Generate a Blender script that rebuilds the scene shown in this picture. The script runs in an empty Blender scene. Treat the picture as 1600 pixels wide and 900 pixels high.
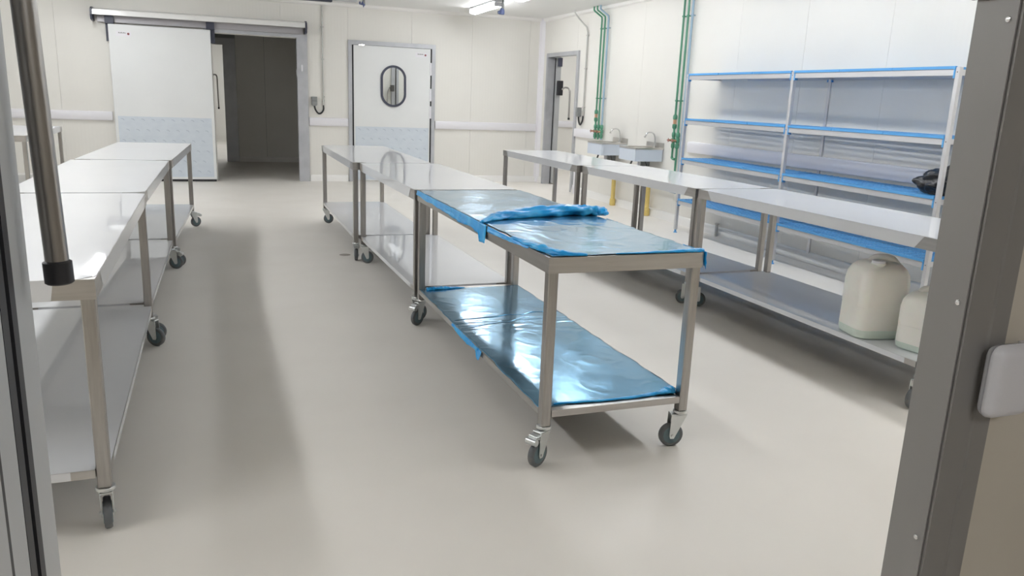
import bpy, bmesh, math, random
from mathutils import Vector, Matrix, noise
random.seed(7)
PI = math.pi
D = math.radians
SC = bpy.context.scene
COL = SC.collection

# ------------------------------------------------------------------ camera
def make_camera():
    yaw, pitch, roll = 0.3473, -0.2368, 0.0401
    cy, sy, cp, sp = math.cos(yaw), math.sin(yaw), math.cos(pitch), math.sin(pitch)
    F = Vector((sy*cp, cy*cp, sp)); R = Vector((cy, -sy, 0)); U = R.cross(F)
    cr, sr = math.cos(roll), math.sin(roll)
    R2 = R*cr + U*sr; U2 = U*cr - R*sr
    cam = bpy.data.cameras.new('camera'); co = bpy.data.objects.new('camera', cam); COL.objects.link(co)
    M = Matrix((R2, U2, -F)).transposed().to_4x4(); M.translation = (0, 0, 1.421)
    co.matrix_world = M
    cam.sensor_width = 36.0; cam.lens = 36.0*1227.03/1600; cam.clip_start = 0.05; cam.clip_end = 100
    SC.camera = co
make_camera()

# ------------------------------------------------------------------ world and exposure
LAMP = 33.5          # emission of the fluorescent diffusers
EXPOSURE = 0.0
W_ = bpy.data.worlds.new('world'); SC.world = W_; W_.use_nodes = True
W_.node_tree.nodes['Background'].inputs[0].default_value = (0.75, 0.78, 0.82, 1)
W_.node_tree.nodes['Background'].inputs[1].default_value = 0.05
SC.cycles.max_bounces = 8; SC.cycles.diffuse_bounces = 5; SC.cycles.glossy_bounces = 4; SC.cycles.transmission_bounces = 4; SC.cycles.caustics_reflective = False; SC.cycles.caustics_refractive = False
SC.view_settings.view_transform = 'Standard'; SC.view_settings.look = 'None'
SC.view_settings.exposure = EXPOSURE; SC.view_settings.gamma = 1.0; SC.view_settings.use_curve_mapping = False

# ------------------------------------------------------------------ room numbers
YB = 13.044; HC = 2.746; WA = 0.0102
def xw(y): return 5.114 + WA*(YB - y)
YN0, YN1 = 1.04, 1.116       # wall with the doorway the camera looks through
XJL, XJR = -0.248, 1.262     # its two reveals

# ------------------------------------------------------------------ materials
MATS = {}
def nd(nt, t, **kw):
    n = nt.nodes.new(t)
    for k, v in kw.items(): setattr(n, k, v)
    return n
def mat(name, base, rough=0.5, metal=0.0, spec=0.5, coat=0.0, coat_rough=0.1, bumps=(), var=None, emit=None, transm=0.0, alpha=1.0, aniso=0.0, rvar=None, sss=0.0):
    m = bpy.data.materials.new(name); m.use_nodes = True; nt = m.node_tree; p = nt.nodes['Principled BSDF']
    I = p.inputs
    I['Base Color'].default_value = (*base, 1); I['Roughness'].default_value = rough; I['Metallic'].default_value = metal
    I['Specular IOR Level'].default_value = spec; I['Coat Weight'].default_value = coat; I['Coat Roughness'].default_value = coat_rough
    I['Subsurface Weight'].default_value = sss; I['Subsurface Scale'].default_value = .05; I['Transmission Weight'].default_value = transm; I['Alpha'].default_value = alpha; I['Anisotropic'].default_value = aniso
    if emit: I['Emission Color'].default_value = (*emit[0], 1); I['Emission Strength'].default_value = emit[1]
    tc = nd(nt, 'ShaderNodeTexCoord')
    if var:   # (colour2, scale, (stretch), low, high, detail)
        c2, sc, st, lo, hi = var
        mp = nd(nt, 'ShaderNodeMapping'); mp.inputs['Scale'].default_value = st
        nt.links.new(tc.outputs['Object'], mp.inputs[0])
        nz = nd(nt, 'ShaderNodeTexNoise'); nz.inputs['Scale'].default_value = sc; nz.inputs['Detail'].default_value = 5
        nt.links.new(mp.outputs[0], nz.inputs['Vector'])
        rp = nd(nt, 'ShaderNodeValToRGB'); rp.color_ramp.elements[0].position = lo; rp.color_ramp.elements[1].position = hi
        rp.color_ramp.elements[0].color = (*base, 1); rp.color_ramp.elements[1].color = (*c2, 1)
        nt.links.new(nz.outputs['Fac'], rp.inputs[0]); nt.links.new(rp.outputs[0], I['Base Color'])
    if rvar:  # (scale, low, high)
        nz = nd(nt, 'ShaderNodeTexNoise'); nz.inputs['Scale'].default_value = rvar[0]; nz.inputs['Detail'].default_value = 3
        nt.links.new(tc.outputs['Object'], nz.inputs['Vector'])
        mr = nd(nt, 'ShaderNodeMapRange'); mr.inputs['To Min'].default_value = rvar[1]; mr.inputs['To Max'].default_value = rvar[2]
        mr.inputs['From Min'].default_value = .3; mr.inputs['From Max'].default_value = .7
        nt.links.new(nz.outputs['Fac'], mr.inputs['Value']); nt.links.new(mr.outputs[0], I['Roughness'])
    prev = None
    for kind, sc, st, strength, dist in bumps:
        mp = nd(nt, 'ShaderNodeMapping'); mp.inputs['Scale'].default_value = st
        nt.links.new(tc.outputs['Object'], mp.inputs[0])
        if kind == 'wave':
            t = nd(nt, 'ShaderNodeTexWave', wave_type='BANDS', bands_direction='X', wave_profile='TRI'); t.inputs['Scale'].default_value = sc
            o = t.outputs['Fac']
        elif kind == 'ridge':
            t = nd(nt, 'ShaderNodeTexNoise', noise_type='RIDGED_MULTIFRACTAL'); t.inputs['Scale'].default_value = sc; t.inputs['Detail'].default_value = 3
            t.inputs['Distortion'].default_value = .6
            o = t.outputs['Fac']
        elif kind == 'voro':
            t = nd(nt, 'ShaderNodeTexVoronoi', feature='SMOOTH_F1'); t.inputs['Scale'].default_value = sc; o = t.outputs['Distance']
        else:
            t = nd(nt, 'ShaderNodeTexNoise'); t.inputs['Scale'].default_value = sc; t.inputs['Detail'].default_value = 3; o = t.outputs['Fac']
        nt.links.new(mp.outputs[0], t.inputs['Vector'])
        b = nd(nt, 'ShaderNodeBump'); b.inputs['Strength'].default_value = strength; b.inputs['Distance'].default_value = dist
        nt.links.new(o, b.inputs['Height'])
        if prev: nt.links.new(prev.outputs[0], b.inputs['Normal'])
        prev = b
    if prev: nt.links.new(prev.outputs[0], I['Normal'])
    MATS[name] = m; return m
one = (1, 1, 1)
mat('panel', (.80, .785, .745), .45, bumps=[('wave', 6.3, one, .12, .002)], var=((.775, .76, .72), 1.2, one, .35, .7))
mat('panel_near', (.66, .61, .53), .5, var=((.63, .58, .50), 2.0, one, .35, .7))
mat('ceiling', (.80, .80, .79), .45)
mat('floor', (.79, .755, .705), .45, spec=.35, var=((.755, .72, .67), 1.6, one, .35, .72), bumps=[('noise', 90, one, .05, .002), ('noise', 3, one, .06, .01)], rvar=(2.5, .40, .56))
mat('white_plastic', (.80, .79, .83), .35)
mat('white_trim', (.84, .83, .81), .4)
mat('alu_frame', (.50, .51, .54), .42, metal=.35, var=((.44, .45, .48), 6, one, .4, .7))
mat('jamb_grey', (.31, .30, .29), .42, metal=.25, bumps=[('noise', 400, one, .15, .001)])
mat('leaf_lit_jamb', (.50, .51, .52), .4, metal=.2)  # pale door leaves; on the left jamb the paleness is painted light
mat('door_white', (.80, .815, .82), .32, var=((.77, .785, .79), 1.5, one, .4, .7))
mat('kick_plate', (.66, .72, .79), .3, metal=.1, var=((.63, .69, .765), 9, (1, 1, 1.6), .4, .65))
mat('film_print', (.50, .56, .64), .4)
mat('black_rubber', (.022, .022, .026), .5)
mat('dark_plastic', (.05, .055, .085), .4)
mat('glass', (.92, .95, .95), .02, transm=1.0, spec=.3)
mat('rail_alu', (.88, .88, .87), .25, metal=.25)
mat('rail_grey', (.42, .41, .43), .45, metal=.5)  # mid grey metal of the track below the cover
mat('steel', (.43, .415, .40), .30, metal=1.0, var=((.36, .345, .33), 14, (6, 6, .5), .35, .7), bumps=[('noise', 120, (1, 1, .04), .10, .001)])
mat('steel_apron', (.50, .485, .47), .33, metal=1.0, var=((.43, .415, .40), 9, (.5, .5, 6), .35, .7))
mat('steel_sink', (.62, .60, .57), .28, metal=1.0)
mat('film_white', (.715, .73, .76), .38, spec=.4, coat=.7, coat_rough=.025, bumps=[('noise', 2.2, (1.2, .5, 1), .05, .02)], var=((.695, .71, .745), 3, one, .4, .7))
mat('film_blue', (.135, .335, .50), .16, metal=.8, coat=.3, coat_rough=.06, bumps=[('ridge', 3.1, (1.1, 1.1, 1), .03, .012), ('noise', 11, one, .03, .004), ('ridge', 11, (1, 1.4, 1), .035, .006)], var=((.095, .30, .49), 3.5, one, .35, .7), rvar=(6, .11, .22))
mat('film_blue_fold', (.012, .34, .80), .28, spec=.35, coat=.12, coat_rough=.1, bumps=[('ridge', 16, one, .35, .008)], var=((.05, .45, .85), 12, one, .45, .7))
mat('shelf_blue', (.10, .35, .70), .38)
mat('shelf_alu', (.66, .66, .68), .36, metal=.55)
mat('castor_zinc', (.68, .70, .70), .28, metal=.9)
mat('tyre', (.12, .13, .14), .55, var=((.17, .165, .16), 30, one, .5, .7))
mat('hub', (.11, .165, .185), .42)
mat('can_plastic', (.90, .885, .84), .42, sss=.12, var=((.83, .82, .76), 5, one, .4, .7))
mat('can_base', (.66, .75, .68), .4)
mat('bag_black', (.012, .012, .015), .28, bumps=[('ridge', 7, one, .6, .03)])
mat('pipe_green', (.085, .28, .175), .4)
mat('pipe_blue', (.33, .46, .57), .45)
mat('brass', (.72, .42, .28), .35, metal=.8)
mat('red_handle', (.34, .12, .10), .4)
mat('chrome', (.80, .80, .80), .12, metal=1.0)
mat('pvc_yellow', (.72, .55, .18), .45)
mat('hose_dark', (.06, .058, .058), .5)
mat('conduit_grey', (.50, .50, .48), .4, metal=.3)
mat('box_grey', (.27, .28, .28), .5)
mat('sink_film', (.60, .66, .75), .35)
mat('lamp_body', (.55, .55, .58), .5)
mat('lamp_diffuser', (.95, .96, 1), .4, emit=((.965, .985, 1.0), LAMP))
mat('plug_blue', (.10, .13, .27), .45)
mat('red_dot', (.24, .06, .07), .5)
mat('dark_ink', (.22, .22, .22), .6)
mat('dirt', (.33, .30, .265), .7)

# ------------------------------------------------------------------ mesh helpers
class MB:
    def __init__(s): s.bm = bmesh.new()
    def box(s, x0, x1, y0, y1, z0, z1, r=0, seg=1):
        res = bmesh.ops.create_cube(s.bm, size=1)
        for v in res['verts']:
            v.co = Vector((x0+(v.co.x+.5)*(x1-x0), y0+(v.co.y+.5)*(y1-y0), z0+(v.co.z+.5)*(z1-z0)))
        if r:
            es = {e for v in res['verts'] for e in v.link_edges}
            bmesh.ops.bevel(s.bm, geom=list(es), offset=r, segments=seg, affect='EDGES', profile=.5)
        return s
    def ring(s, c, u, v, r, n):
        return [s.bm.verts.new(c + u*(r*math.cos(2*PI*i/n)) + v*(r*math.sin(2*PI*i/n))) for i in range(n)]
    def tube(s, pts, r, n=10, cap=True):
        pts = [Vector(p) for p in pts]; rs = r if isinstance(r, (list, tuple)) else [r]*len(pts)
        t0 = (pts[1]-pts[0]).normalized(); up = Vector((0, 0, 1)) if abs(t0.z) < .9 else Vector((1, 0, 0))
        u = t0.cross(up).normalized(); prev = None; first = None
        for i, p in enumerate(pts):
            if i == 0: t = t0
            elif i == len(pts)-1: t = (pts[i]-pts[i-1]).normalized()
            else: t = ((pts[i]-pts[i-1]).normalized()+(pts[i+1]-pts[i]).normalized()).normalized()
            u = (u - t*u.dot(t)).normalized(); v = t.cross(u)
            rg = s.ring(p, u, v, rs[i], n)
            if prev:
                for k in range(n): s.bm.faces.new((prev[k], prev[(k+1) % n], rg[(k+1) % n], rg[k]))
            else: first = rg
            prev = rg
        if cap: s.bm.faces.new(first[::-1]); s.bm.faces.new(prev)
        return s
    def cyl(s, a, b, r, n=14): return s.tube([a, b], r, n)
    def lathe(s, prof, n=20, axis='Z', c=(0, 0, 0)):
        c = Vector(c); prev = None
        for (r, h) in prof:
            rg = []
            for i in range(n):
                a = 2*PI*i/n; x, y = r*math.cos(a), r*math.sin(a)
                rg.append(s.bm.verts.new(c + (Vector((x, y, h)) if axis == 'Z' else Vector((h, x, y)) if axis == 'X' else Vector((x, h, y)))))
            if prev:
                for k in range(n): s.bm.faces.new((prev[k], prev[(k+1) % n], rg[(k+1) % n], rg[k]))
            else: s.bm.faces.new(rg[::-1])
            prev = rg
        s.bm.faces.new(prev); return s
    def prism(s, poly, a, b, axis='Z'):   # poly in the plane normal to axis
        def P(p, h): return Vector((p[0], p[1], h)) if axis == 'Z' else Vector((h, p[0], p[1])) if axis == 'X' else Vector((p[0], h, p[1]))
        A = [s.bm.verts.new(P(p, a)) for p in poly]; B = [s.bm.verts.new(P(p, b)) for p in poly]; n = len(poly)
        for k in range(n): s.bm.faces.new((A[k], A[(k+1) % n], B[(k+1) % n], B[k]))
        s.bm.faces.new(A[::-1]); s.bm.faces.new(B); return s
    def ringprism(s, outer, inner, a, b, axis='Z'):
        def P(p, h): return Vector((p[0], p[1], h)) if axis == 'Z' else Vector((h, p[0], p[1])) if axis == 'X' else Vector((p[0], h, p[1]))
        n = len(outer); V = [[s.bm.verts.new(P(p, h)) for p in L] for L in (outer, inner) for h in (a, b)]
        oa, ob, ia, ib = V
        for k in range(n):
            j = (k+1) % n
            s.bm.faces.new((oa[k], oa[j], ob[j], ob[k])); s.bm.faces.new((ia[k], ib[k], ib[j], ia[j]))
            s.bm.faces.new((ob[k], ob[j], ib[j], ib[k])); s.bm.faces.new((oa[k], ia[k], ia[j], oa[j]))
        return s
    def grid(s, fn, nu, nv, thick=None):
        V = [[s.bm.verts.new(Vector(fn(i/nu, j/nv))) for j in range(nv+1)] for i in range(nu+1)]
        fs = [s.bm.faces.new((V[i][j], V[i+1][j], V[i+1][j+1], V[i][j+1])) for i in range(nu) for j in range(nv)]
        if thick:
            s.bm.normal_update(); bmesh.ops.solidify(s.bm, geom=fs, thickness=thick)
        return s
    def mesh(s, name, m, smooth=False, auto=None):
        bmesh.ops.recalc_face_normals(s.bm, faces=s.bm.faces)
        me = bpy.data.meshes.new(name); s.bm.to_mesh(me); s.bm.free()
        me.materials.append(MATS[m])
        if smooth or auto:
            for p in me.polygons: p.use_smooth = True
        if auto:
            me.set_sharp_from_angle(angle=math.radians(auto))
        return me

def obj(name, me, parent=None, loc=(0, 0, 0), rz=0.0, rot=None):
    o = bpy.data.objects.new(name, me); COL.objects.link(o)
    o.location = loc; o.rotation_euler = rot or (0, 0, rz)
    if parent: o.parent = parent
    return o
def thing(name, label, cat, loc=(0, 0, 0), rz=0.0, group=None, me=None):
    o = obj(name, me, None, loc, rz); o['label'] = label; o['category'] = cat
    if group: o['group'] = group
    return o
def struct(name, me, label=None, loc=(0, 0, 0), rz=0.0):
    o = obj(name, me, None, loc, rz); o['kind'] = 'structure'
    if label: o['label'] = label
    return o
RZ = PI/2 + WA          # local x runs along +y on the right wall, local y points into the room
def rw(y, z=0.0): return (xw(y), y, z)
def smooth_path(pts, k=6):
    P = [Vector(p) for p in pts]; P = [2*P[0]-P[1]] + P + [2*P[-1]-P[-2]]; out = []
    for i in range(1, len(P)-2):
        for j in range(k):
            t = j/k; a, b, c, d = P[i-1:i+3]
            out.append(.5*((2*b)+(c-a)*t+(2*a-5*b+4*c-d)*t*t+(3*b-a-3*c+d)*t**3))
    out.append(P[-2]); return out

# ------------------------------------------------------------------ floor and ceiling
struct('floor', MB().box(-6, 10, -3.2, 27.2, -.12, 0).mesh('floor', 'floor'), 'beige poured resin floor running through the whole room')
struct('ceiling', MB().box(-6, 10, -3.2, 27.2, HC, HC+.1).mesh('ceiling', 'ceiling'), 'white panel ceiling above the room')

# ------------------------------------------------------------------ walls built from sandwich panels
def panel_wall(name, edges, openings, h, thick, loc, rz, label, m='panel', sign=1, back_from=None):
    """local x along the wall, local y=0 is the visible face, body goes to -sign*thick"""
    gap = .0013
    def cols(b, a0, a1, y0, y1):
        cuts = sorted({a0, a1, *[c for o in openings for c in o[:2] if a0 < c < a1]})
        for c0, c1 in zip(cuts, cuts[1:]):
            mid = (c0+c1)/2; zt = 0
            for o in openings:
                if o[0] <= mid <= o[1]: zt = o[2]
            b.box(c0, c1, min(y0, y1), max(y0, y1), zt, h)
    b = MB(); cols(b, edges[0], edges[-1], -sign*.012, -sign*thick)
    root = struct(name, b.mesh(name, m), label, loc, rz)
    for a0, a1 in zip(edges, edges[1:]):
        pb = MB(); cols(pb, a0+gap, a1-gap, 0, -sign*.011)
        obj('wall_panel', pb.mesh('wall_panel', m), root)
    return root
# back wall: local x = world x, face at y = YB, body behind
bx = [-4.6] + [.8+1.017*k for k in range(-5, 5)] + [5.18]
panel_wall('wall_back', bx, [(-.19, 1.06, 2.19), (1.86, 3.18, 2.17)], HC, .1, (0, YB, 0), 0, 'cream ribbed panel wall at the far end with two doors', sign=-1)
# right wall: local x = world y
ry = [1.1, 1.23] + [1.23+1.04*k for k in range(1, 11)] + [12.67, 13.0]
ry = sorted(set(round(v, 3) for v in ry))
panel_wall('wall_right', ry, [(11.575, 12.735, 2.12)], HC, .1, rw(0), RZ, 'cream ribbed panel wall on the right behind shelves and basins')
struct('wall_left', MB().box(-4.7, -4.6, YN0, YB+.1, 0, HC).mesh('wall_left', 'panel'))
# wall with the near doorway
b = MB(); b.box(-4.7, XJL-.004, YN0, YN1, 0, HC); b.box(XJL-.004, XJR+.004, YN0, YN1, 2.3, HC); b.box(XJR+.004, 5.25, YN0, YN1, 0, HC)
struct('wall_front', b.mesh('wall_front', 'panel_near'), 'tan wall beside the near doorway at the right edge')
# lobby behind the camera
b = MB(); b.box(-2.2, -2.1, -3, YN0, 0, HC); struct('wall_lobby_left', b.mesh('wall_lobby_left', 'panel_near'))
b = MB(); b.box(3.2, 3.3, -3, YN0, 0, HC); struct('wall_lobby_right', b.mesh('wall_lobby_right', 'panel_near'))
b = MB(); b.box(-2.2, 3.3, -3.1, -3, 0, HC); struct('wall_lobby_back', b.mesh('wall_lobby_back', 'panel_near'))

# corridor behind the sliding door
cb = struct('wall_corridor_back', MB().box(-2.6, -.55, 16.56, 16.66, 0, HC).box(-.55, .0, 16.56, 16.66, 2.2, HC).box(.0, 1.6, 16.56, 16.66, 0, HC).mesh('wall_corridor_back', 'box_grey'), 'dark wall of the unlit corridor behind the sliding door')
for a0, a1 in ((.17, .69), (.695, 1.39)):
    obj('wall_panel', MB().box(a0, a1, 16.545, 16.559, 0.1, HC).mesh('wall_panel', 'panel'), cb)
obj('door_frame', MB().box(-.06, .165, 16.53, 16.56, 0, 2.32).box(-.6, -.06, 16.53, 16.56, 2.2, 2.32).mesh('door_frame', 'alu_frame'), cb)
struct('wall_corridor_right', MB().box(1.4, 1.5, YB+.1, 16.53, 0, HC).mesh('wall_corridor_right', 'panel'))
struct('wall_corridor_left', MB().box(-2.7, -2.6, YB+.1, 27, 0, HC).mesh('wall_corridor_left', 'panel'))
struct('baseboard_corridor', MB().prism([(16.545, 0), (16.50, 0), (16.50, .07), (16.545, .1)], .165, 1.4, 'X').mesh('baseboard_corridor', 'white_trim'))
# lit room beyond the corridor
struct('wall_far_room', MB().box(-2.6, 4, 22.9, 23, 0, HC).mesh('wall_far_room', 'panel'), 'pale wall of the lit room beyond the corridor')
struct('wall_far_room_right', MB().box(1.6, 1.7, 16.66, 22.9, 0, HC).mesh('wall_far_room_right', 'panel'))
# room behind the swing door
struct('wall_swing_room', MB().box(1.5, 3.0, 15.6, 15.7, 0, HC).box(3.12, 5.2, 15.6, 15.7, 0, HC).mesh('wall_swing_room', 'panel'), 'pale wall seen through the oval door window')
struct('trim_1', MB().box(2.99, 3.06, 15.56, 15.72, 0, HC).mesh('trim_1', 'alu_frame'))
struct('trim_2', MB().box(3.085, 3.13, 15.56, 15.72, 0, HC).mesh('trim_2', 'alu_frame'))
struct('wall_swing_room_dark', MB().box(3.0, 3.2, 15.75, 15.8, 0, HC).mesh('wall_swing_room_dark', 'alu_frame'))
# side room behind the right hand door
struct('wall_side_room_back', MB().box(5.21, 9, 15.35, 15.45, 0, HC).mesh('wall_side_room_back', 'panel'), 'pale wall seen through the open side doorway')
struct('wall_side_room_right', MB().box(9, 9.1, 9, 15.45, 0, HC).mesh('wall_side_room_right', 'panel'))
struct('wall_side_room_front', MB().box(5.3, 9, 8.9, 9, 0, HC).mesh('wall_side_room_front', 'panel'))
struct('wall_side_room_left', MB().box(5.2, 5.28, YB+.1, 15.6, 0, HC).mesh('wall_side_room_left', 'panel'))

# ------------------------------------------------------------------ bumper rails, skirtings, coves
RAIL = [(0, 0), (.035, .004), (.042, .018), (.042, .112), (.035, .126), (0, .13)]
def rail_prism(a, b, z=.876, m='white_plastic', nm='bumper'):
    mb = MB(); mb.prism([(p[0], p[1]+z) for p in RAIL], a, b, 'X'); return mb.mesh(nm, m, auto=35)
def rail_back(n, x0, x1, y=YB, lab=None):   # faces -y
    mb = MB(); mb.prism([(y-p[0], p[1]+.876) for p in RAIL], x0, x1, 'X')
    struct('trim_%d' % n, mb.mesh('trim', 'white_plastic', auto=35), lab)
rail_back(3, -4.55, -1.60, lab='white bumper rail on the far wall left of the sliding door')
rail_back(4, 1.20, 1.805, lab='white bumper rail between the sliding and swing doors')
rail_back(5, 3.235, 5.03, lab='white bumper rail between swing door and room corner')
rail_back(6, 5.30, 8.9, 15.35, 'white bumper rail inside the side room')
def rail_right(n, y0, y1, lab): struct('trim_%d' % n, rail_prism(0, y1-y0), lab, rw(y0), RZ)
rail_right(7, 10.79, 11.50, 'white bumper rail beside the side doorway')
rail_right(8, 1.13, 8.24, 'white bumper rail behind the blue shelving')
BASE = [(0, 0), (.035, 0), (.032, .012), (.018, .085), (.008, .10), (0, .104)]
def base_back(nm, x0, x1, y=YB):
    struct(nm, MB().prism([(y-p[0], p[1]) for p in BASE], x0, x1, 'X').mesh(nm, 'white_trim', auto=30), None)
base_back('baseboard_back', 1.20, 1.80); base_back('baseboard_back_right', 3.24, 5.08); base_back('baseboard_back_left', -4.58, -1.62)
base_back('baseboard_side_room', 5.3, 8.95, 15.35)
def base_right(nm, y0, y1): struct(nm, MB().prism(BASE, 0, y1-y0, 'X').mesh(nm, 'white_trim', auto=30), None, rw(y0), RZ)
base_right('baseboard_right', 1.13, 11.51); base_right('baseboard_corner', 12.80, 13.0)
struct('trim_9', MB().prism([(xw(YB)-.0, YB), (xw(YB)-.075, YB), (xw(YB)-.05, YB-.05), (xw(YB), YB-.075)], 0, HC).mesh('trim_9', 'white_plastic'), 'white rounded strip in the far right room corner')
struct('trim_10', MB().prism([(YB, HC), (YB-.05, HC), (YB-.035, HC-.035), (YB, HC-.05)], -4.6, 5.05, 'X').mesh('trim_10', 'white_trim'), 'white cove strip along the far ceiling edge')
struct('trim_11', MB().prism([(0, HC), (.05, HC), (.035, HC-.035), (0, HC-.05)], 0, 11.85, 'X').mesh('trim_11', 'white_trim'), 'white cove strip along the right ceiling edge', rw(1.13), RZ)

# ------------------------------------------------------------------ near doorway: frame, leaf end, gasket, latch, screws
fr = struct('trim_12', MB().box(XJR, XJR+.004, YN0-.004, YN1+.004, 0, 2.3).box(XJR+.0045, XJR+.062, YN0-.010, YN0-.0005, 0, 2.36)
            .mesh('trim_12', 'jamb_grey'), 'grey metal jamb of the near doorway at right edge')
obj('casing', MB().prism([(XJR+.0625, YN0-.009), (XJR+.068, YN0-.0125), (XJR+.108, YN0-.0125), (XJR+.115, YN0-.0005), (XJR+.0625, YN0-.0005)], 0, 2.36).mesh('casing', 'jamb_grey'), fr)
for z in (.60, 1.085, 1.585):
    obj('screw', MB().lathe([(.0055, 0), (.005, .0016), (.002, .0028)], 10, 'X').mesh('screw', 'chrome', auto=40), fr, (XJR-.0002, YN0+.012, z), rot=(0, 0, PI))
obj('latch', MB().box(XJR-.013, XJR-.0005, YN0-.02, YN1+.012, 1.622, 1.75, .004).mesh('latch', 'black_rubber'), fr)
fl = struct('trim_13', MB().box(XJL-.004, XJL, YN0-.004, YN1+.004, 0, 2.3).mesh('trim_13', 'leaf_lit_jamb'), 'left metal jamb of the near doorway, coloured pale for the light on it')  # same frame as the right jamb, lighter colour stands in for light
leaf = struct('door_1', MB().box(-1.75, XJL+.002, .905, .972, .02, 2.4, .003).mesh('door_1', 'leaf_lit_jamb'), 'pale sliding door leaf pushed open at the left edge')
obj('gasket', MB().box(XJL-.06, XJL+.002, .972, .998, .02, 2.35).box(XJL-.05, XJL-.004, .998, 1.012, .02, 2.35).box(XJL-.06, XJL+.0025, 1.012, 1.034, .02, 2.35).mesh('gasket', 'black_rubber'), leaf)
obj('edge_strip', MB().box(XJL-.03, XJL+.0035, .893, .904, .02, 2.4).mesh('edge_strip', 'black_rubber'), leaf)
obj('door_skin', MB().box(-1.75, XJL+.004, .84, .8925, .02, 2.4).mesh('door_skin', 'leaf_lit_jamb'), leaf)
nr = struct('trim_14', None, 'white rounded bumper rail end beside the grey jamb', (0, 0, 0))
obj('bumper_cap', MB().box(1.312, 1.42, .985, YN0-.0135, .868, 1.012, .022, 4).mesh('bumper_cap', 'white_plastic', smooth=True), nr)
obj('bumper_strip', MB().prism([(YN0-.001-p[0]*1.1, p[1]+.874) for p in RAIL], 1.421, 5.2, 'X').mesh('bumper_strip', 'white_plastic'), nr)

# ------------------------------------------------------------------ lever handles (black housing, hanging steel tube with rubber tip)
def lever(name, label, pts, r, house, loc=(0, 0, 0), rz=0, tip=.03, n=14):
    t = thing(name, label, 'door handle', loc, rz, 'tube levers of the cold room doors')
    P = smooth_path(pts, 8)
    obj('tube', MB().tube(P, r, n).mesh('tube', 'steel', auto=50), t)
    a, c = Vector(P[-1]), (Vector(P[-1])-Vector(P[-2])).normalized()
    obj('rubber_tip', MB().tube([a-c*tip, a-c*(tip-.002), a+c*.004, a+c*.006], [r*1.02, r*1.24, r*1.24, r*1.05], n).mesh('rubber_tip', 'black_rubber', auto=40), t)
    hb = MB().box(*house, .006, 2)
    obj('housing', hb.mesh('housing', 'black_rubber'), t)
    return t
lever('lever_handle', 'brushed steel tube lever with black tip hanging close at left', [(-.235, 1.085, 1.78), (-.2235, 1.098, 1.76), (-.2215, 1.1, 1.70), (-.2195, 1.1, 1.515), (-.215, 1.1, 1.34), (-.2105, 1.1, 1.177)], .0136,
      (XJL+.0005, XJL+.03, 1.045, 1.113, 1.70, 1.86), tip=.024, n=20)
# ------------------------------------------------------------------ lamps
def lamp_meshes():
    base = MB().box(-.075, .075, -.62, .62, -.03, -.002, .006).mesh('housing', 'lamp_body')
    prof = [(-.066, -.031), (-.07, -.055), (-.055, -.080), (-.02, -.095), (.02, -.095), (.055, -.080), (.07, -.055), (.066, -.031)]
    diff = MB().prism([(p[0], p[1]) for p in prof], -.60, .60, 'Y').mesh('diffuser', 'lamp_diffuser', auto=60)
    cap = MB().box(-.07, .07, -.008, .008, -.09, -.031, .003).mesh('end_cap', 'lamp_body')
    clip = MB().box(-.081, -.0755, -.012, .012, -.055, -.015).mesh('clip', 'chrome')
    return base, diff, cap, clip
LM = lamp_meshes()
def lamp(x, y, label, group=None, rz=0):
    t = thing('ceiling_lamp', label, 'lamp', (x, y, HC), rz, group)
    obj('housing', LM[0], t); obj('diffuser', LM[1], t)
    for s in (-1, 1): obj('end_cap', LM[2], t, (0, s*.61, 0))
    for s in (-.45, 0, .45):
        for q in (0, PI): obj('clip', LM[3], t, (0, s, 0), q)
    return t
lamp(3.62, 11.6, 'lit fluorescent batten above the far end of the right table row')
lamp(3.66, 9.65, 'lit fluorescent batten whose far tip just shows at the top edge')
GU = 'unseen ceiling battens, inferred over the tables, added in other rooms'; LU = 'unseen lit ceiling batten, inferred over the tables, added in other rooms'
for y in (7.65, 5.7, 3.75, 1.9): lamp(3.66, y, LU, GU)
for y in (11.6, 9.65, 7.65, 5.7, 3.75, 1.9): lamp(-1.8, y, LU, GU)
lamp(6.6, 13.9, LU, GU); lamp(6.6, 12.0, LU, GU); lamp(0.2, 18.6, LU, GU); lamp(0.2, 21.0, LU, GU); lamp(3.6, 14.5, LU, GU, PI/2); lamp(1.0, -1.6, LU, GU, PI/2)  # unseen lamps added to brighten the rooms beyond and the lobby
# hanging sockets and cable duct at the ceiling
def drop(x, y, zt, zb, label):
    t = thing('hanging_socket', label, 'socket', (x, y, 0), 0, 'sockets hanging from the ceiling')
    obj('cable', MB().cyl((0, 0, HC-.001), (0, 0, zt), .006, 8).mesh('cable', 'black_rubber'), t)
    obj('cable_gland', MB().tube([(0, 0, zt+.01), (0, 0, zt-.01), (0, 0, zt-.07)], [.01, .017, .022], 12).mesh('cable_gland', 'box_grey', auto=40), t)
    obj('socket_body', MB().tube([(0, 0, zt-.07), (-.005, 0, zt-.09), (-.012, 0, zb+.02), (-.014, 0, zb)], [.024, .034, .04, .036], 14).mesh('socket_body', 'plug_blue', auto=40), t)
    obj('flap', MB().box(-.065, -.045, -.02, .02, zb+.005, zb+.045, .005).mesh('flap', 'plug_blue'), t)
drop(3.542, 10.6, 2.66, 2.515, 'blue socket on a black cable hanging beside the lit lamp')
drop(1.885, 11.9, 2.72, 2.632, 'blue socket hanging from the ceiling above the swing door')
t = thing('cable_duct', 'grey cable duct under the ceiling near the wall conduit', 'cable duct', (0, 12, 0))
obj('duct', MB().box(.95, 1.45, -.05, .05, 2.648, HC-.001, .004).mesh('duct', 'dark_plastic'), t)
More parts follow.
